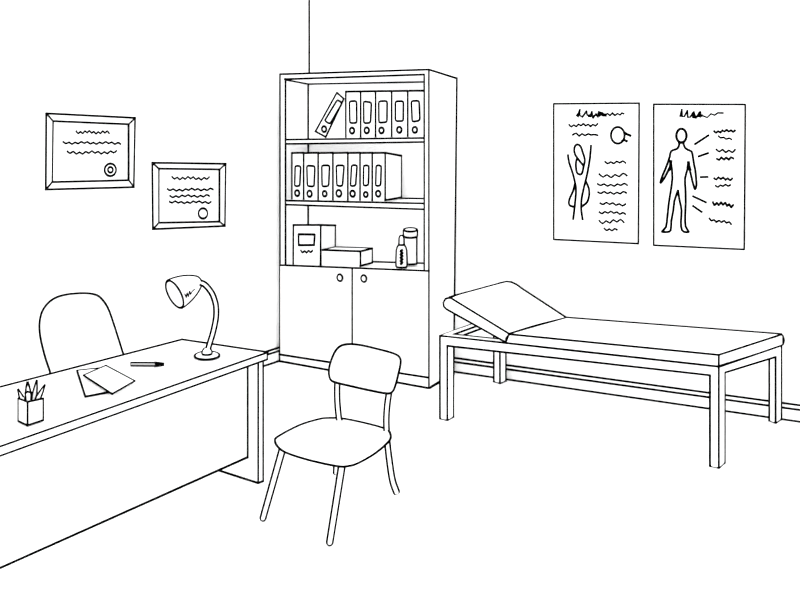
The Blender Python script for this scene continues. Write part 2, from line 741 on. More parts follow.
zz = zoomer(280, 200, .19375)
v = 0.03
fp = [cf(x, y, v) for x, y in zz([(69, 335), (209, 342), (210, 129), (70, 129)])]
for i in (0, 1):
    fp[i].z = shelf3(cu(fp[i], v)) + .007
base = (fp[0] + fp[1]) / 2 + dv(fp[0], .3)
upright_box = thing('document_box', up(base, fp[1].z), 'upright white box with a square label and scribble on the counter shelf', 'box')
b = MB()
bk = [p + dv(p, .50) for p in fp]
bk[2] = bk[2] - UPZ * .024
bk[3] = bk[3] - UPZ * .024
b.hexa([fp[0], fp[1], bk[1], bk[0]], [fp[3], fp[2], bk[2], bk[3]])
r_ = pen(fp[0])
lz = UPZ * (r_ * 1.1)
b.lines([fp[0] + lz * .75, fp[3]], [fp[1] + lz * .75, fp[2]], [fp[3], fp[2]], [fp[2], bk[2]], [bk[2], bk[1] + lz * 1.6])
b.mark([cf(x, y, v) for x, y in zz(spl for spl in wiggle((107, 264), (168, 268), 6, 6))], -CD, w=.9, smooth=3)
b.build('box_body', upright_box)
b = MB()
lp = [cf(x, y, v) for x, y in zz([(98, 233), (177, 232), (180, 178), (97, 177)])]
b.hexa(lp, [p - CD * .003 for p in lp])
b.mark([p - CD * .003 for p in lp], -CD, closed=True)
b.build('box_label', upright_box)

fp = [cf(x, y, v) for x, y in zz([(213, 342), (415, 350), (415, 265), (213, 257)])]
for i in (0, 1):
    fp[i].z = shelf3(cu(fp[i], v)) + .007
b = MB()
for i in (0, 3):
    fp[i] = fp[i] + CW * (r_ * 1.15)
bk = [p + dv(p, .42) for p in fp]
b.hexa([fp[0], fp[1], bk[1], bk[0]], [fp[3], fp[2], bk[2], bk[3]])
g = CW * (r_ * .7)
b.lines([fp[1] + lz, fp[2]], [fp[3] + g, fp[2]], [fp[2], bk[2]], [bk[2], bk[1] + lz],
        [fp[1] + lz, bk[1] + lz], [bk[3] + g, bk[2]], [fp[3] + g * 1.2, bk[3] + g * 1.2])
tag(b.build('flat_box'), 'low plain white box lying against the upright box on the counter shelf', 'box')

# small bottle and tall canister
zc = shelf3(.8)
p = at_upright(401.5, 266.3, cab_pt(0, .12), cab_pt(1, .12))
p.z = shelf3(cu(p, .12)) + .011
px = dist(p) / F_PX
bottle = thing('bottle', p, 'small white bottle with a narrow neck in front of the canister', 'bottle')
b = MB()
b.lathe(p, UPZ, [(0, 4.3 * px), (1.0 * px, 5.2 * px), (3 * px, 5.4 * px), (10 * px, 5.3 * px), (17 * px, 5.0 * px), (20 * px, 4.2 * px), (23 * px, 2.4 * px)],
        flank='joined', rings=[(0.6 * px, 4.3 * px)])
f = (CAM - p).normalized()
f.z = 0
f.normalize()
sx = f.cross(UPZ) * -1
b.mark([p + f * (5.6 * px) + UPZ * (4 + 1.6 * i) * px + sx * ((.9 if i % 2 else -.9) * px) for i in range(10)], f, smooth=3, lift=.003)
b.build('bottle_body', bottle)
b = MB()
b.lathe(p, UPZ, [(22 * px, 2.5 * px), (29 * px, 2.3 * px), (31 * px, 1.7 * px), (31.8 * px, .8 * px)], flank='joined', rings=[(22.6 * px, 2.4 * px)])
b.build('bottle_cap', bottle)

p = at_upright(410.4, 264.6, cab_pt(0, .42), cab_pt(1, .42))
p.z = shelf3(cu(p, .42)) + .021
px = dist(p) / F_PX
hc = (height_over(p, 229.6) - p.z)
hl = (height_over(p, 236.0) - p.z)
canister = thing('canister', p, 'tall white cylindrical canister with a lid behind the small bottle', 'bottle')
b = MB()
b.lathe(p, UPZ, [(0, 6.0 * px), (.4 * px, 6.2 * px), (hl, 6.2 * px)], rings=[(0, 6.1 * px)])
b.build('canister_body', canister)
b = MB()
f = (CAM - p).normalized()
f.z = 0
lid_h = hc - hl
b.lathe(p + UPZ * hl, UPZ + f * .17, [(0, 6.7 * px), (.8 * px, 6.9 * px), (lid_h - .8 * px, 6.9 * px), (lid_h, 6.5 * px)],
        rings=[(0, 6.7 * px), (lid_h, 6.6 * px)])
b.build('canister_lid', canister)

# ================================================================== framed certificates on the left wall
def on_lw(px, py, x=0.0):
    return at_plane(px, py, V((x, 0, 0)), V((1, 0, 0)))


def certificate(outer, inner, texts, seal, rings, label):
    o1 = [on_lw(x, y, .034) for x, y in outer]
    i1 = [on_lw(x, y, .022) for x, y in inner]
    c = sum(o1, V((0, 0, 0))) / 4
    th = thing('framed_certificate', V((.003, c.y, min(p.z for p in o1))), label, 'certificate', 'framed certificates on the left wall')
    back = [V((.003, p.y, p.z)) for p in o1]
    ib = [V((.003, p.y, p.z)) for p in i1]
    b = MB()
    b.add(o1 + i1 + back + ib, [(i, (i + 1) % 4, 4 + (i + 1) % 4, 4 + i) for i in range(4)] +
          [(8 + i, 8 + (i + 1) % 4, (i + 1) % 4, i) for i in range(4)] +
          [(4 + i, 4 + (i + 1) % 4, 12 + (i + 1) % 4, 12 + i) for i in range(4)] +
          [(12 + i, 12 + (i + 1) % 4, 8 + (i + 1) % 4, 8 + i) for i in range(4)])
    for i in range(4):
        j = (i + 1) % 4
        b.lines([o1[i], o1[j]], [i1[i], i1[j]], [o1[i], i1[i]])
    b.build('frame', th)
    b = MB()
    pp = [V((.016, p.y, p.z)) for p in i1]
    pb = [V((.005, p.y, p.z)) for p in i1]
    b.hexa(pb, pp)
    N = V((1, 0, 0))
    for t in texts:
        b.mark([on_lw(x, y, .016) for x, y in t], N, w=.88, smooth=2)
    paper = b.build('certificate_sheet', th)
    cx, cy = seal
    b = MB()
    r0 = rings[0]
    ring = [[on_lw(cx + rx * math.cos(2 * math.pi * k / 24), cy + ry * math.sin(2 * math.pi * k / 24), .018) for k in range(24)] for rx, ry in rings]
    b.add(ring[0] + [V((.014, p.y, p.z)) for p in ring[0]], [tuple(range(24))] + [(k, (k + 1) % 24, 24 + (k + 1) % 24, 24 + k) for k in range(24)])
    for rr in ring:
        b.mark(rr, N, closed=True)
    b.build('seal', th)


zz = zoomer(30, 100, .2625)


def tx(a, c, n, amp=7, j=0):
    return zz(wiggle(a, c, n, amp, j))


certificate(zz([(60, 341), (395, 332), (400, 68), (62, 51)]), zz([(84, 313), (376, 306), (376, 92), (87, 80)]),
            [tx((175, 122), (302, 124), 15, 5), tx((125, 163), (346, 164), 19, 4, 1), tx((141, 201), (330, 199), 16, 5, 2)],
            zz([(306, 266)])[0], [(5.7, 6.2), (2.5, 2.8)], 'larger framed certificate with a double ring seal on the left wall')
certificate(zz([(468, 492), (742, 480), (745, 243), (466, 239)]), zz([(490, 468), (722, 464), (722, 264), (490, 261)]),
            [tx((540, 297), (683, 299), 14, 5, 1), tx((522, 343), (698, 340), 15, 4, 2), tx((532, 367), (684, 365), 13, 4), tx((530, 390), (690, 389), 14, 4, 3)],
            zz([(659, 432)])[0], [(4.5, 5.1)], 'smaller framed certificate with a single ring seal beside the cabinet')


# ================================================================== wall posters on the right wall
def on_rw(px, py, off=0.006):
    return at_plane(px, py, rw(0, off), RW_N)


def poster(corners, strokes, label):
    b = MB()
    fr = [on_rw(x, y) for x, y in corners]
    bk = [p - RW_N * .005 for p in fr]
    b.hexa(bk, fr)
    b.line([p + RW_N * .003 for p in fr], closed=True, w=.82)
    for pts, kw in strokes:
        b.mark([on_rw(x, y) for x, y in pts], RW_N, **kw)
    return tag(b.build('wall_poster'), label, 'poster', 'medical posters on the right wall')


def el(cx, cy, rx, ry, n=22):
    return [(cx + rx * math.cos(2 * math.pi * k / n), cy + ry * math.sin(2 * math.pi * k / n)) for k in range(n)]


st = []
z1 = zoomer(550, 100, .1)
z3 = zoomer(592, 100, .12 / 1.2)
# title scrawl
st.append((z1([(275, 155), (300, 95), (292, 150), (325, 170), (365, 110), (372, 150), (405, 165), (418, 115), (430, 180), (460, 140), (480, 170)]) +
           z3([(70, 120), (75, 160), (105, 130), (130, 155), (155, 135), (180, 155), (205, 130), (230, 155), (255, 135), (280, 150), (300, 130), (320, 138)]), dict(w=.85)))
st.append((z1([(275, 160), (292, 135)]), dict(w=1.5)))
st.append((z1([(385, 160), (412, 150), (440, 170)]), dict(w=1.2)))
st.append((z3([(65, 125), (95, 135), (110, 150), (140, 150)]), dict(w=1.4)))
st.append((z1(wiggle((190, 255), (478, 248), 12, 12)), dict(w=.85, smooth=2)))
st.append((z1([(225, 350), (262, 332), (292, 360), (320, 338), (352, 356), (382, 338), (410, 350), (440, 345), (480, 354)]), dict(w=.85, smooth=2)))
st.append((z3(el(258, 353, 68, 83)), dict(closed=True)))
st.append((z3([(318, 318), (345, 340), (388, 358)]), dict(w=1.1)))
st.append((z3([(300, 410), (325, 400), (352, 414)]), dict(w=1.1)))
z2 = zoomer(560, 140, .1418)
st.append((z2([(56, 105), (65, 160), (90, 235), (106, 300), (113, 350), (108, 430), (100, 500), (93, 560)]), dict(smooth=3)))
st.append((z2([(219, 38), (212, 120), (198, 210), (180, 290), (163, 360), (152, 420), (150, 490), (160, 562)]), dict(smooth=3)))
st.append((z2([(168, 185), (125, 130), (104, 95), (102, 55), (118, 32), (143, 42), (160, 85), (175, 140), (165, 195), (155, 235), (138, 243), (118, 225), (112, 170), (118, 135)]), dict(smooth=3)))
st.append((z2([(106, 305), (92, 360), (66, 420), (66, 458), (100, 473)]), dict(smooth=3)))
st.append((z2([(182, 290), (203, 340), (206, 390), (190, 440), (155, 468)]), dict(smooth=3)))
z4 = zoomer(590, 155, .1417)
for j, (x0, x1, y0, y1, n) in enumerate([(105, 252, 52, 52, 7), (64, 262, 147, 142, 7), (52, 265, 212, 210, 9), (55, 258, 268, 266, 9),
                                         (70, 252, 342, 350, 8), (64, 252, 404, 410, 9), (64, 240, 470, 468, 7), (100, 192, 526, 524, 5)]):
    st.append((z4(wiggle((x0, y0), (x1, y1), n, 12 if j in (1, 6) else 8, j)), dict(w=.85, smooth=2)))
poster([(553.8, 239.4), (638.4, 243.6), (639.3, 103.2), (553.8, 103.8)], st,
       'left wall poster with an hourglass line figure and a small circle')

st = []
z5 = zoomer(655, 105, .1083)
z6 = zoomer(650, 165, .1333)
z7 = zoomer(690, 100, .1167)
z8 = zoomer(685, 165, .1416)
st.append((z5([(232, 105), (248, 40), (250, 105), (270, 108), (300, 50), (302, 112), (325, 112), (355, 65), (350, 115), (380, 118), (412, 65), (418, 110), (440, 95)]) +
           z7([(30, 150), (32, 100), (50, 155), (90, 100), (95, 130), (148, 150), (180, 118), (210, 130), (240, 110), (285, 112)]), dict(w=.8)))
st.append((z5(el(244, 283, 47, 64)), dict(closed=True, w=1.1)))
R5 = z5([(262, 355), (275, 390), (300, 412), (338, 430), (350, 480), (360, 545), (372, 600)]) + z6([(345, 90), (349, 150), (337, 182), (318, 120), (292, 5)])
st.append((R5, dict(smooth=2)))
L5 = z5([(226, 355), (218, 385), (198, 408), (150, 425), (135, 480), (115, 540), (92, 600)]) + z6([(92, 85), (78, 135), (110, 95), (148, 20)])
st.append((L5, dict(smooth=2)))
st.append((z5([(218, 350), (244, 345), (268, 350)]), dict(w=1.2)))
st.append((z5([(148, 515), (142, 570), (128, 600)]), dict(w=1.3)))
st.append((z5([(308, 525), (315, 570), (325, 600)]), dict(w=1.3)))
body = z5([(308, 525), (300, 580)]) + z6([(285, 20), (263, 100), (266, 180), (268, 280), (264, 380), (267, 460), (291, 500), (265, 503), (240, 488), (232, 430), (237, 340), (222, 265), (210, 190)])
st.append((body, dict(smooth=2)))
body = z5([(148, 515), (152, 570)]) + z6([(163, 20), (168, 100), (155, 200), (142, 280), (130, 390), (120, 465), (90, 500), (125, 503), (155, 490), (160, 420), (175, 340), (183, 270), (210, 190)])
st.append((body, dict(smooth=2)))
for zf_, a, c in ((z7, (40, 380), (160, 302)), (z7, (72, 484), (158, 454)), (z8, (108, 86), (162, 84)), (z8, (55, 220), (150, 265)), (z8, (55, 288), (120, 333))):
    st.append((zf_([a, c]), dict(w=.95)))
for j, (zf_, a, c, n, am, w) in enumerate([(z7, (205, 272), (388, 262), 10, 9, .95), (z7, (242, 316), (358, 334), 5, 7, .8), (z7, (225, 438), (388, 434), 6, 13, .85),
                                           (z7, (230, 512), (372, 492), 7, 12, .95), (z8, (204, 96), (335, 98), 8, 9, .9), (z8, (215, 148), (322, 145), 6, 7, .85),
                                           (z8, (195, 268), (342, 286), 10, 12, .95), (z8, (170, 384), (328, 412), 9, 8, .9)]):
    st.append((zf_(wiggle(a, c, n, am, j)), dict(w=w, smooth=2)))
poster([(653.8, 245.2), (744.3, 249.4), (745.4, 104.5), (653.8, 104.3)], st,
       'right wall poster with a standing human body outline and callout lines')

# ================================================================== examination couch
feet = {}
for k, q in dict(NL=[(440, 419.4), (447.3, 421.0), (453.3, 417.6)], NR=[(710, 467.0), (718.8, 468.9), (724.6, 463.6)],
                 FR=[(769.5, 421.5), (775.6, 423.8), (781, 420.0)], FL=[(494, 382.2), (499.9, 384.1), (505.6, 381.6)]).items():
    a, bb, c = [at_z(*p) for p in q]
    feet[k] = [a, bb, c, a + c - bb]           # near left, near right, far right, far left
ztop = {'NL': height_over(feet['NL'][0], 335.9), 'NR': height_over(feet['NR'][1], 366.6),
        'FR': height_over(feet['FR'][2], 345.2), 'FL': height_over(feet['FL'][0], 316.2)}
cc = sum((feet[k][0] for k in feet), V((0, 0, 0))) / 4
couch = thing('examination_couch', cc, 'white examination couch with a raised head section on four square legs', 'couch')
RAIL = .058
NLa, NRb, FRc, FLd = feet['NL'][0], feet['NR'][1], feet['FR'][2], feet['FL'][3]
for k, keep in dict(NL=('a', 'b', 'c'), NR=('a', 'b', 'c'), FR=('a', 'b', 'c'), FL=('a', 'b', 'c')).items():
    q = feet[k]
    z = ztop[k]
    b = MB()
    lift = .007                                # softened foot edges
    c0 = sum(q, V((0, 0, 0))) / 4
    low = [c0 + (p - c0) * .88 + UPZ * .002 for p in q]
    mid = [up(p, lift) for p in q]
    b.hexa(low, mid)
    b.hexa(mid, [up(p, z) for p in q])
    full = {'NL': 0, 'NR': 1, 'FR': 2, 'FL': None}[k]
    for i in range(3):
        b.line([mid[i], up(q[i], z if i == full else z - RAIL)], w=1.0 if i == 1 else 1.15)
    b.line([mid[0], low[0].lerp(low[1], .25), low[0].lerp(low[1], .75), mid[1]])
    b.line([mid[1], low[1].lerp(low[2], .25), low[1].lerp(low[2], .8), mid[2]])
    b.build('leg', couch)

# one welded rail frame
b = MB()


def T_(p, z):
    return up(p, z)


def rail(a0, a1, b1, b0, za, zb, ink):
    b.hexa([up(a0, za - RAIL), up(a1, zb - RAIL), up(b1, zb - RAIL), up(b0, za - RAIL)],
           [up(a0, za), up(a1, zb), up(b1, zb), up(b0, za)], ink)


nl, nr, fr_, fl = feet['NL'], feet['NR'], feet['FR'], feet['FL']
rail(nl[1], nr[0], nr[3], nl[2], ztop['NL'], ztop['NR'], [(0, 1), (6, 7)])
rail(nr[2], fr_[1], fr_[0], nr[3], ztop['NR'], ztop['FR'], [(0, 1)])
rail(fl[1], fr_[0], fr_[3], fl[2], ztop['FL'], ztop['FR'], [])
rail(nl[3], fl[0], fl[1], nl[2], ztop['NL'], ztop['FL'], [(6, 7)])
b.line([up(nl[2], ztop['NL'] - .03), up(fl[1], ztop['FL'] - .03)])
b.lines([up(NLa, ztop['NL']), up(NRb, ztop['NR'])], [up(NRb, ztop['NR']), up(FRc, ztop['FR'])], [up(NLa, ztop['NL']), up(fl[0], ztop['FL'])])
b.build('rail_frame', couch)

# mattress
PA, PB = NLa, NRb                                # front plane of the couch
h_b = at_upright(506.0, 343.0, PA, PB)
h_t = at_upright(509.4, 334.2, PA, PB)
m_r = up(NRb, ztop['NR'])
m_rt = up(NRb, height_over(NRb, 354.9))
k_r = up(FRc, ztop['FR'])
k_rt = up(FRc, height_over(FRc, 334.6))
PC, PD = fl[3], FRc                              # far plane
g_t = at_upright(566, 318, PC, PD)
g_b = up(g_t, g_t.z - .065)
b = MB()
ed = (FRc - FLd).normalized()
fw = (FRc - NRb).normalized()
bulge = [k_rt, k_rt * .85 + k_r * .15 + ed * .010, k_rt * .5 + k_r * .5 + ed * .017, k_rt * .15 + k_r * .85 + ed * .010, k_r]
# near end face, far end face and the rounded far right edge
NEAR = [h_b, m_r, m_rt, h_t]
vs = [h_b, h_t, m_rt, m_r] + bulge + [g_t, g_b]
nb = len(bulge)
G, GB = 4 + nb, 5 + nb
gm = [g_t.lerp(g_b, s_) + fw * .012 for s_ in (0.2, .55, .85)]
vs += gm
far0, far1, far2 = G + 2, G + 3, G + 4
b.add(vs, [(0, 3, 2, 1), tuple([2, 3] + [4 + i for i in reversed(range(nb))]), (1, 2, 4, G), (0, GB, 4 + nb - 1, 3),
           (0, 1, G, far0, far1, far2, GB), (4, 5, far0, G), (5, 6, far1, far0), (6, 7, far2, far1), (7, 8, GB, far2)])
b.lines([h_t, m_rt], [m_rt, m_r], [m_rt, k_rt], [h_b, m_r])
b.line([m_r, k_r], w=1.35)
b.line([g_t, k_rt], w=1.4)
b.line([h_t, h_t.lerp(h_b, .5) + (h_t - m_rt).normalized() * .012, h_b])
b.line(bulge, w=1.35)
b.build('mattress', couch)

# raised head section
z8_ = zoomer(430, 270, .26667)
ft = [at_upright(x, y, PA, PB) for x, y in z8_([(297, 239), (75, 103)])]
rd = [at_upright(x, y, PA, PB) for x, y in z8_([(58, 108), (50, 122), (52, 137), (62, 147)])]
fb = [at_upright(x, y, PA, PB) for x, y in z8_([(284, 271)])]
front = [ft[0], ft[1]] + rd + fb
topback = [at_upright(x, y, PC, PD) for x, y in z8_([(345, 72), (325, 57), (305, 48), (288, 46), (262, 52)])]
b = MB()
# far copy of the front outline
slope = (ft[1] - ft[0])
ln = slope.length
pn = (fb[0] - ft[0])                               # thickness direction
n = len(front)
far = [g_t, topback[2], topback[3] + pn * .15, topback[3] + pn * .5, topback[2] + pn * .8, topback[2] + pn, g_t + pn]
b.add(front + far, [tuple(range(n)), tuple(range(n, 2 * n))[::-1]] + [(i, n + i, n + (i + 1) % n, (i + 1) % n) for i in range(n)])
b.add([ft[0], ft[1]] + [topback[4], topback[3], topback[2], topback[1], topback[0], g_t], [(0, 1, 2, 3, 4, 5, 6, 7)])
b.line(ft)
b.line([ft[1]] + rd + [fb[0]])
b.line([fb[0], fb[0].lerp(ft[0], .6) + (m_r - h_b).normalized() * .0, ft[0]])
b.line([ft[1], topback[4], topback[3], topback[2], topback[1], topback[0], g_t], w=1.5)
mid_ = ft[0].lerp(g_t, .45) + V((0, 0, .006))
b.line([ft[0], mid_, g_t], smooth=4)
b.build('headrest', couch)

# ================================================================== desk
ZD, TD = .72, .038
ta, tb_ = at_z(267, 352.6, ZD), at_z(182, 340, ZD)
tc_, td = at_z(0, 387.5, ZD), at_z(0, 446.5, ZD)
fd = (td - ta).normalized()
bd = (tc_ - tb_).normalized()
e0 = ta + fd * 2.45
e1 = tb_ + bd * 2.42
desk = thing('office_desk', up((ta + e1) / 2, 0), 'long white office desk with a front panel and slab ends at left', 'desk')
b = MB()
T4 = [e0, ta, tb_, e1]
nose = [ta + (tb_ - ta).normalized() * .0]
b.hexa([p - UPZ * TD for p in T4], T4, [(0, 1), (4, 5), (1, 5)])
b.lines([T4[1], T4[2]], [T4[2], T4[3]], w=1.5)
b.build('desk_top', desk)
e_f = at_z(258.2, 483.8)
e_r = at_z(263, 481.8)
e_i = at_z(216.5, 470.4)
back = (e_i - e_f).normalized()
L = .56
q = [e_f, e_r, e_r + back * L, e_f + back * L]
ZU = ZD - TD
b = MB()
b.hexa(q, [up(p, ZU) for p in q], [(0, 4)])
lz = UPZ * .004
b.lines([q[0] + lz, q[1] + lz], [q[1], up(q[1], ZU)], [q[3] + lz, q[0] + lz], w=1.15)
b.build('end_panel', desk)
b = MB()
off = fd * 2.2
q2 = [p + off for p in q]
b.hexa(q2, [up(p, ZU) for p in q2], [(0, 1), (0, 4), (1, 5), (3, 0)])
b.build('end_panel', desk)
mzz = height_over(at_z(249, 478), 456)
m0 = at_z(250.4, 456, .13)
m1 = at_z(0, 568, .13)
md = (m1 - m0).normalized()
nf = V((e_i.y - e_f.y, -(e_i.x - e_f.x), 0))
m0 = m0 + md * ((e_f - m0).dot(nf) / md.dot(nf) + .004)
m2 = m0 + md * 2.15
tk = V((-.025, 0, 0))
b = MB()
b.hexa([m2, m0, m0 + tk, m2 + tk], [up(m2, ZU), up(m0, ZU), up(m0 + tk, ZU), up(m2 + tk, ZU)])
b.lines([m2, m0], [m0, up(m0, ZU)], w=1.25)
b.build('front_panel', desk)

# ------------------------------------------------------------------ desk lamp
lp = at_z(207, 357.2, ZD)
PXL = dist(lp) / F_PX
lf = (lp - CAM)
lf.z = 0
lf.normalize()
ls = V((lf.y, -lf.x, 0))                           # to the right
zl = zoomer(150, 260, .1833)


def on_lamp(x, y):
    (a, c), = zl([(x, y)])
    return at_plane(a, c, lp, lf)


lamp = thing('desk_lamp', lp, 'white gooseneck desk lamp with a bell shade near the end of the desk', 'lamp')
b = MB()
n = 32
R1, R2 = 12.2 * PXL, 18.5 * PXL
rings = []
for rr, z in ((.97, .002), (1.0, .009), (.9, .011), (.4, .012)):
    rings.append([lp + ls * (R1 * rr * math.cos(2 * math.pi * k / n)) + lf * (R2 * rr * math.sin(2 * math.pi * k / n)) + UPZ * z for k in range(n)])
vs = [p for r_ in rings for p in r_]
fs = [(i * n + k, i * n + (k + 1) % n, (i + 1) * n + (k + 1) % n, (i + 1) * n + k) for i in range(3) for k in range(n)]
b.add(vs, fs + [tuple(range(n))[::-1], tuple(3 * n + k for k in range(n))])
b.line(rings[1], closed=True, w=1.15)
b.build('lamp_base', lamp)
b = MB()
c = lp + UPZ * .012
b.lathe(c, UPZ, [(0, 2.8 * PXL), (.7 * PXL, 4.0 * PXL), (2.0 * PXL, 4.8 * PXL), (3.2 * PXL, 4.9 * PXL), (4.6 * PXL, 4.3 * PXL), (5.8 * PXL, 3.4 * PXL), (6.8 * PXL, 2.8 * PXL)], 20, rings=[(.9 * PXL, 4.3 * PXL)])
b.build('collar', lamp)
b = MB()
cen = [(315, 492), (327, 450), (341, 405), (354, 350), (361, 300), (359, 245), (344, 195), (325, 163), (300, 135), (279, 124)]
b.tube([on_lamp(*p) for p in cen], [2.15 * PXL, 2.1 * PXL], smooth=4, foot=False)
b.build('gooseneck', lamp)
# shade: bell of revolution, mouth turned partly to the room
mouth = on_lamp(134, 187)
tip = on_lamp(270, 124)
ax = (tip - mouth)
rho = 82 * .1833 * PXL
ln = ax.length / .88
a = ax.normalized() * .875 + lf * .48
a.normalize()
prof_t = [0, .08, .2, .35, .5, .64, .77, .87, .94, .98, 1.0]
prof_r = [1.0, .99, .955, .89, .80, .69, .56, .44, .33, .24, .12]
b = MB()
outer = [(t * ln, r * rho) for t, r in zip(prof_t, prof_r)]
b.lathe(mouth, a, outer, 36, flank=False, cap0=False)
b.lathe(mouth, a, [(t * ln * .97, r * rho * .96) for t, r in zip(prof_t, prof_r)], 36, flank=False, cap0=False)
e1_ = a.cross((mouth - CAM).normalized()).normalized()
e2_ = a.cross(e1_).normalized()
b.line([mouth + e1_ * (rho * math.cos(2 * math.pi * k / 36)) + e2_ * (rho * math.sin(2 * math.pi * k / 36)) for k in range(36)], closed=True)
vd = (mouth - CAM).normalized()
A, B = [], []
for i, (t, r) in enumerate(outer):
    t0, r0 = outer[max(i - 1, 0)]
    t1, r1 = outer[min(i + 1, len(outer) - 1)]
    q_ = (r1 - r0) / (t1 - t0) * a.dot(vd) / e2_.dot(vd)
    if abs(q_) <= 1:
        cs = math.sqrt(1 - q_ * q_)
        A.append(mouth + a * t + e1_ * (r * cs) + e2_ * (r * q_))
        B.append(mouth + a * t - e1_ * (r * cs) + e2_ * (r * q_))
b.line(A + B[::-1], smooth=3, w=1.45)
# small scribble on the shade
sq = [(190, 185), (198, 205), (203, 180), (210, 200), (216, 170), (222, 188), (230, 172), (243, 160)]


def on_shade(x, y):
    (px_, py_), = zl([(x, y)])
    d = ray(px_, py_).normalized()
    best, s_ = None, (mouth - CAM).dot(d) - .4
    for k in range(400):
        p = CAM + d * (s_ + k * .002)
        t = (p - mouth).dot(a)
        if 0 <= t <= ln:
            rr = (p - mouth - a * t).length
            for i in range(len(outer) - 1):
                if outer[i][0] <= t <= outer[i + 1][0]:
                    w_ = (t - outer[i][0]) / (outer[i + 1][0] - outer[i][0])
                    lim = outer[i][1] * (1 - w_) + outer[i + 1][1] * w_
                    if rr <= lim:
                        return p
    return mouth


b.line([on_shade(*p) - vd * .006 for p in sq], w=.55)
b.build('shade', lamp)

# ------------------------------------------------------------------ papers, pen, pencil cup
zz = zoomer(0, 340, .1875)
for pts, z, nm in ((zz([(455, 303), (600, 275), (550, 150), (411, 165)]), ZD + .0055, 'white paper sheet lying underneath, partly covered, on the desk'),
                   (zz([(598, 289), (719, 220), (565, 138), (446, 190)]), ZD + .0175, 'white paper sheet lying on top of another on the desk')):
    q = [at_z(x, y, z) for x, y in pts]
    b = MB()
    b.hexa([p - UPZ * .0015 for p in q], [p + UPZ * .0015 for p in q])
    b.line([p + UPZ * .0015 for p in q], closed=True, w=1.0)
    tag(b.build('paper_sheet'), nm, 'paper', 'papers on the desk')

p0, p1, p2 = at_z(131, 364.1, ZD + .0165), at_z(155, 364.3, ZD + .0165), at_z(163.5, 364.3, ZD + .0165)
pen_t = thing('pen', up((p0 + p1) / 2, ZD), 'grey pen lying on the desk beside the paper sheets', 'pen')
b = MB(GREY)
r = 1.7 * dist(p0) / F_PX
b.tube([p0, p1], [r, r], foot=False, ink=True, w=.75)
sd = UPZ
b.lines([p0 + V((0, 0, r)), p0 - V((0, 0, r * .3))], w=.8)
b.build('barrel', pen_t)
b = MB(INK)
b.tube([p1, p2], [r, r * .35], foot=False, ink=True)
o = b.build('tip', pen_t)
o['label'] = 'black pen tip'

q = [at_z(x, y, ZD + .0065) for x, y in zz([(98, 432), (147, 455), (230, 427)])]
q.append(q[0] + q[2] - q[1])
hc = height_over(q[1], 340 + 330 * .1875) - ZD
zc_ = [height_over(q[0], 340 + 311 * .1875), height_over(q[1], 340 + 330 * .1875), height_over(q[2], 340 + 312 * .1875)]
zc_.append(zc_[0] + zc_[2] - zc_[1])
b = MB()
t = [up(p, z) for p, z in zip(q, zc_)]
c0 = sum(q, V((0, 0, 0))) / 4
iq = [p + (c0 - p) * .1 + UPZ * .006 for p in q]
it = [up(p, z) for p, z in zip(iq, zc_)]
b.add(q + t + iq + it, [(3, 2, 1, 0), (8, 9, 10, 11)] + [(i, (i + 1) % 4, 4 + (i + 1) % 4, 4 + i) for i in range(4)] +
      [(4 + i, 4 + (i + 1) % 4, 12 + (i + 1) % 4, 12 + i) for i in range(4)] +
      [(12 + i, 12 + (i + 1) % 4, 8 + (i + 1) % 4, 8 + i) for i in range(4)])
b.lines([q[0], q[1]], [q[1], q[2]], [q[0], t[0]], [q[1], t[1]], [q[2], t[2]], [t[0], t[1]], [t[1], t[2]])
tag(b.build('pencil_cup'), 'square white pencil cup standing at the left of the desk', 'pencil cup')
PX_C = dist(q[1]) / F_PX
ctr = [c0.lerp(q[i], .45) for i in range(4)]
pencils = [((96, 262), (119, 318), ctr[0], 2.6, 'white pencil leaning farthest left in the pencil cup'),
           ((147, 226), (152, 322), ctr[1], 2.7, 'white pencil with a marked point standing upright in the pencil cup'),
           ((196, 215), (180, 318), ctr[3], 2.2, 'tallest white pencil, right of the upright one in the cup'),
           ((239, 240), (200, 317), ctr[2], 2.4, 'white pencil leaning farthest right in the pencil cup')]
for i, (tip_, low_, cp, rr, lab) in enumerate(pencils):
    (tx_, ty_), (lx_, ly_) = zz([tip_, low_])
    dd = dist(cp) + (.02 if i == 0 else .0 if i == 3 else 0)
    tp, lw_ = at_dist(tx_, ty_, dd), at_dist(lx_, ly_, dd)
    dr = (tp - lw_).normalized()
    low = lw_ - dr * min(.055 if i < 3 else .02, (lw_.z - ZD - .02) / max(.3, dr.z))
    r = rr * PX_C
    th = thing('pencil', low, lab, 'pencil', 'pencils in the cup')
    ls_ = (tp - low).length
    sh = .045 if i == 1 else .06
    b = MB()
    k = low + dr * (ls_ - sh)
    b.tube([low, k], [r * .8, r], foot=False, sides=8, w=.9)
    if i == 1:
        b.line([k + dr.cross(vd) * r, k + dr * .006 - vd * r, k - dr.cross(vd) * r], w=.9)
    b.build('shaft', th)
    b = MB()
    b.tube([k, k.lerp(tp, .5), tp], [r, r * .62, .001], foot=False, sides=8, w=.9)
    if i == 1:
        b.tube([k.lerp(tp, .6), tp], [r * .5, .001], foot=False, sides=8, mi=1)
    b.build('point', th)

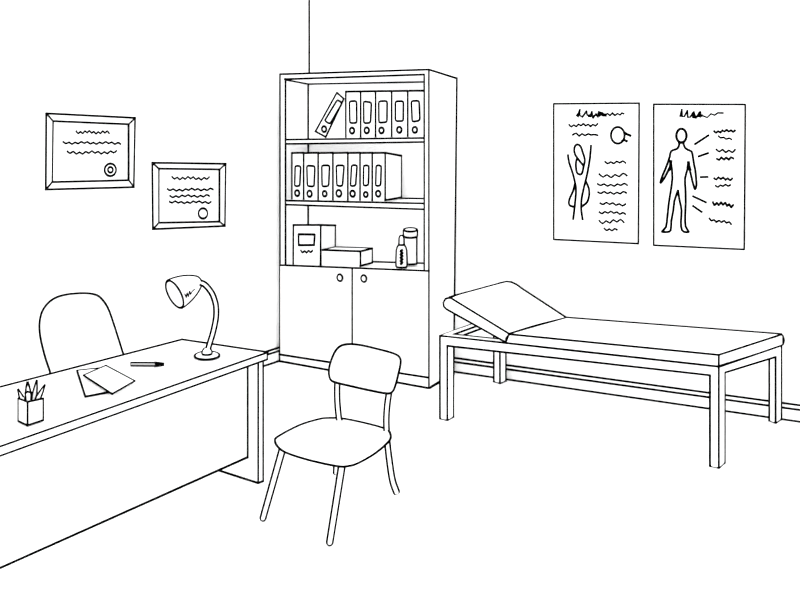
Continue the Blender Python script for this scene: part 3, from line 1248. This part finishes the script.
# ================================================================== office chair behind the desk
zz = zoomer(0, 270, .3165)
XB = .74
ob = [(157, 322), (140, 270), (126, 210), (124, 165), (135, 125), (163, 94), (200, 79), (250, 73), (290, 75), (315, 86), (340, 120), (362, 182), (388, 264)]
cA, cB = V((XB, -4.2, 0)), V((XB - .06, -3.3, 0))
po = [at_upright(x, y, cA, cB) for x, y in zz(ob)]
lo = [po[-1] + V((.0, .02, -.17)), po[-1] + V((0, -.05, -.22)), po[0] + V((0, .05, -.22)), po[0] + V((0, -.02, -.15))]
zlow_ = min(p.z for p in lo)
cen = sum(po, V((0, 0, 0))) / len(po)
och = thing('office_chair', V((cen.x + .2, cen.y, 0)), 'white chair with a rounded high back behind the desk', 'chair')
b = MB()
nrm = V((cB.y - cA.y, -(cB.x - cA.x), 0)).normalized()
full = spline(po, False, 4) + lo
b.slab(full, nrm, .006, .03, inset=.8, insetb=.6, w=1.05)
b.build('backrest', och)
wy = abs(po[-1].y - po[0].y)
sc = V((cen.x + .26, cen.y, .43))
b = MB()
out = []
for k in range(28):
    g = 2 * math.pi * k / 28
    cx_, sx_ = math.cos(g), math.sin(g)
    out.append(sc + V((.24 * math.copysign(abs(cx_) ** .6, cx_), wy * .5 * math.copysign(abs(sx_) ** .6, sx_), 0)))
b.slab(out, UPZ, .02, .03)
b.build('seat', och)
b = MB()
b.tube([sc + V((-.1, 0, -.02)), sc + V((-.24, 0, -.02)), V((cen.x - .01, cen.y, zlow_ + .1))], [.022, .02], foot=False)
b.build('back_support', och)
for sx_, sy_ in ((1, 1), (1, -1), (-1, 1), (-1, -1)):
    b = MB()
    b.tube([sc + V((.15 * sx_, .17 * sy_, -.02)), sc + V((.19 * sx_, .21 * sy_, -.412))], [.018, .015])
    b.build('leg', och)

# ================================================================== visitor chair
zz = zoomer(245, 330, .3837)
ZS = .405
so = [(78, 290), (87, 278), (140, 250), (188, 235), (215, 231), (260, 233), (330, 248), (368, 260), (379, 272), (376, 290), (340, 322), (295, 348), (268, 356), (240, 356), (170, 341), (110, 322), (86, 306)]
sp = [at_z(x, y, ZS) for x, y in zz(so)]
sc = sum(sp, V((0, 0, 0))) / len(sp)
vch = thing('visitor_chair', up(sc, 0), 'white visitor chair with a rounded back and splayed legs in front of the desk', 'chair')
b = MB()
b.slab(spline(sp, True, 4), UPZ, .002, .022, inset=.8, insetb=.6, w=1.15)
b.build('seat', vch)


def chair_pt(x, y, z=None, dep=None):
    (a_, c_), = zz([(x, y)])
    return at_z(a_, c_, z) if z is not None else at_dist(a_, c_, dep)


def chair_leg(px_list, ztop_, r0, r1, name='leg'):
    n_ = len(px_list) - 1
    f_ = chair_pt(px_list[-1][0], px_list[-1][1], z=.023 if n_ == 1 else .032)
    t_ = chair_pt(px_list[0][0], px_list[0][1], z=ztop_)
    d0, d1 = dist(t_), dist(f_)
    pts = [t_] + [chair_pt(x, y, dep=d0 + (d1 - d0) * (i + 1) / n_) for i, (x, y) in enumerate(px_list[1:-1])] + [f_]
    b = MB()
    b.tube(pts, [r0, r1], smooth=5 if n_ > 1 else 0)
    return b.build(name, vch)


pxm = dist(sc) / F_PX * .3837
chair_leg([(99, 306), (47, 490)], ZS - .02, 7.6 * pxm, 6.8 * pxm)
chair_leg([(254, 345), (221, 553)], ZS - .02, 7.6 * pxm, 7.2 * pxm)
chair_leg([(370, 285), (375, 330), (384, 390), (395, 423)], ZS - .015, 6.2 * pxm, 7.4 * pxm)
# rear left leg: its foot shows under the seat
ft_ = chair_pt(237, 372, z=.03)
jt_ = at_z(*zz([(243, 238)])[0], ZS - .01)
b = MB()
b.tube([jt_, jt_.lerp(ft_, .5), ft_], [6.4 * pxm, 6.6 * pxm])
b.build('leg', vch)

# back posts and backrest in the upright plane over the rear edge of the seat
rl = at_z(*zz([(243, 236)])[0], ZS)
rr_ = at_z(*zz([(368, 264)])[0], ZS)


def on_back(x, y):
    (a_, c_), = zz([(x, y)])
    return at_upright(a_, c_, rl, rr_)


pd = (rr_ - rl).normalized()
bn = V((pd.y, -pd.x, 0))
for pts in ([(240, 110), (239, 140), (239, 180), (242, 218), (245, 240)], [(380, 140), (374, 165), (369, 200), (367, 235), (368, 268)]):
    b = MB()
    b.tube([on_back(x, y) - bn * .004 for x, y in pts], [6.4 * pxm, 6.6 * pxm], smooth=4, foot=False)
    b.build('back_post', vch)
bo = [(223, 108), (227, 84), (241, 52), (262, 37), (300, 37), (350, 48), (393, 60), (408, 71), (410, 86), (405, 110), (396, 145), (388, 160), (374, 164), (330, 156), (285, 146), (240, 135), (227, 127)]
bp = [on_back(x, y) + bn * .012 for x, y in bo]
b = MB()
b.slab(spline(bp, True, 4), bn, .006, .02, inset=.8, insetb=.6, w=1.1)
b.build('backrest', vch)

# ================================================================== light: a white sky over the open shell
w = bpy.data.worlds.new('world')
S.world = w
S.cycles.max_bounces = 40
S.cycles.diffuse_bounces = 40
w.use_nodes = True
bg = w.node_tree.nodes['Background']
bg.inputs['Color'].default_value = (1, 1, 1, 1)
bg.inputs['Strength'].default_value = 1.0

vs_ = S.view_settings
S.display_settings.display_device = 'sRGB'
vs_.view_transform = 'Standard'
vs_.look = 'None'
vs_.exposure = 1.05
vs_.gamma = 1.0
vs_.use_curve_mapping = False
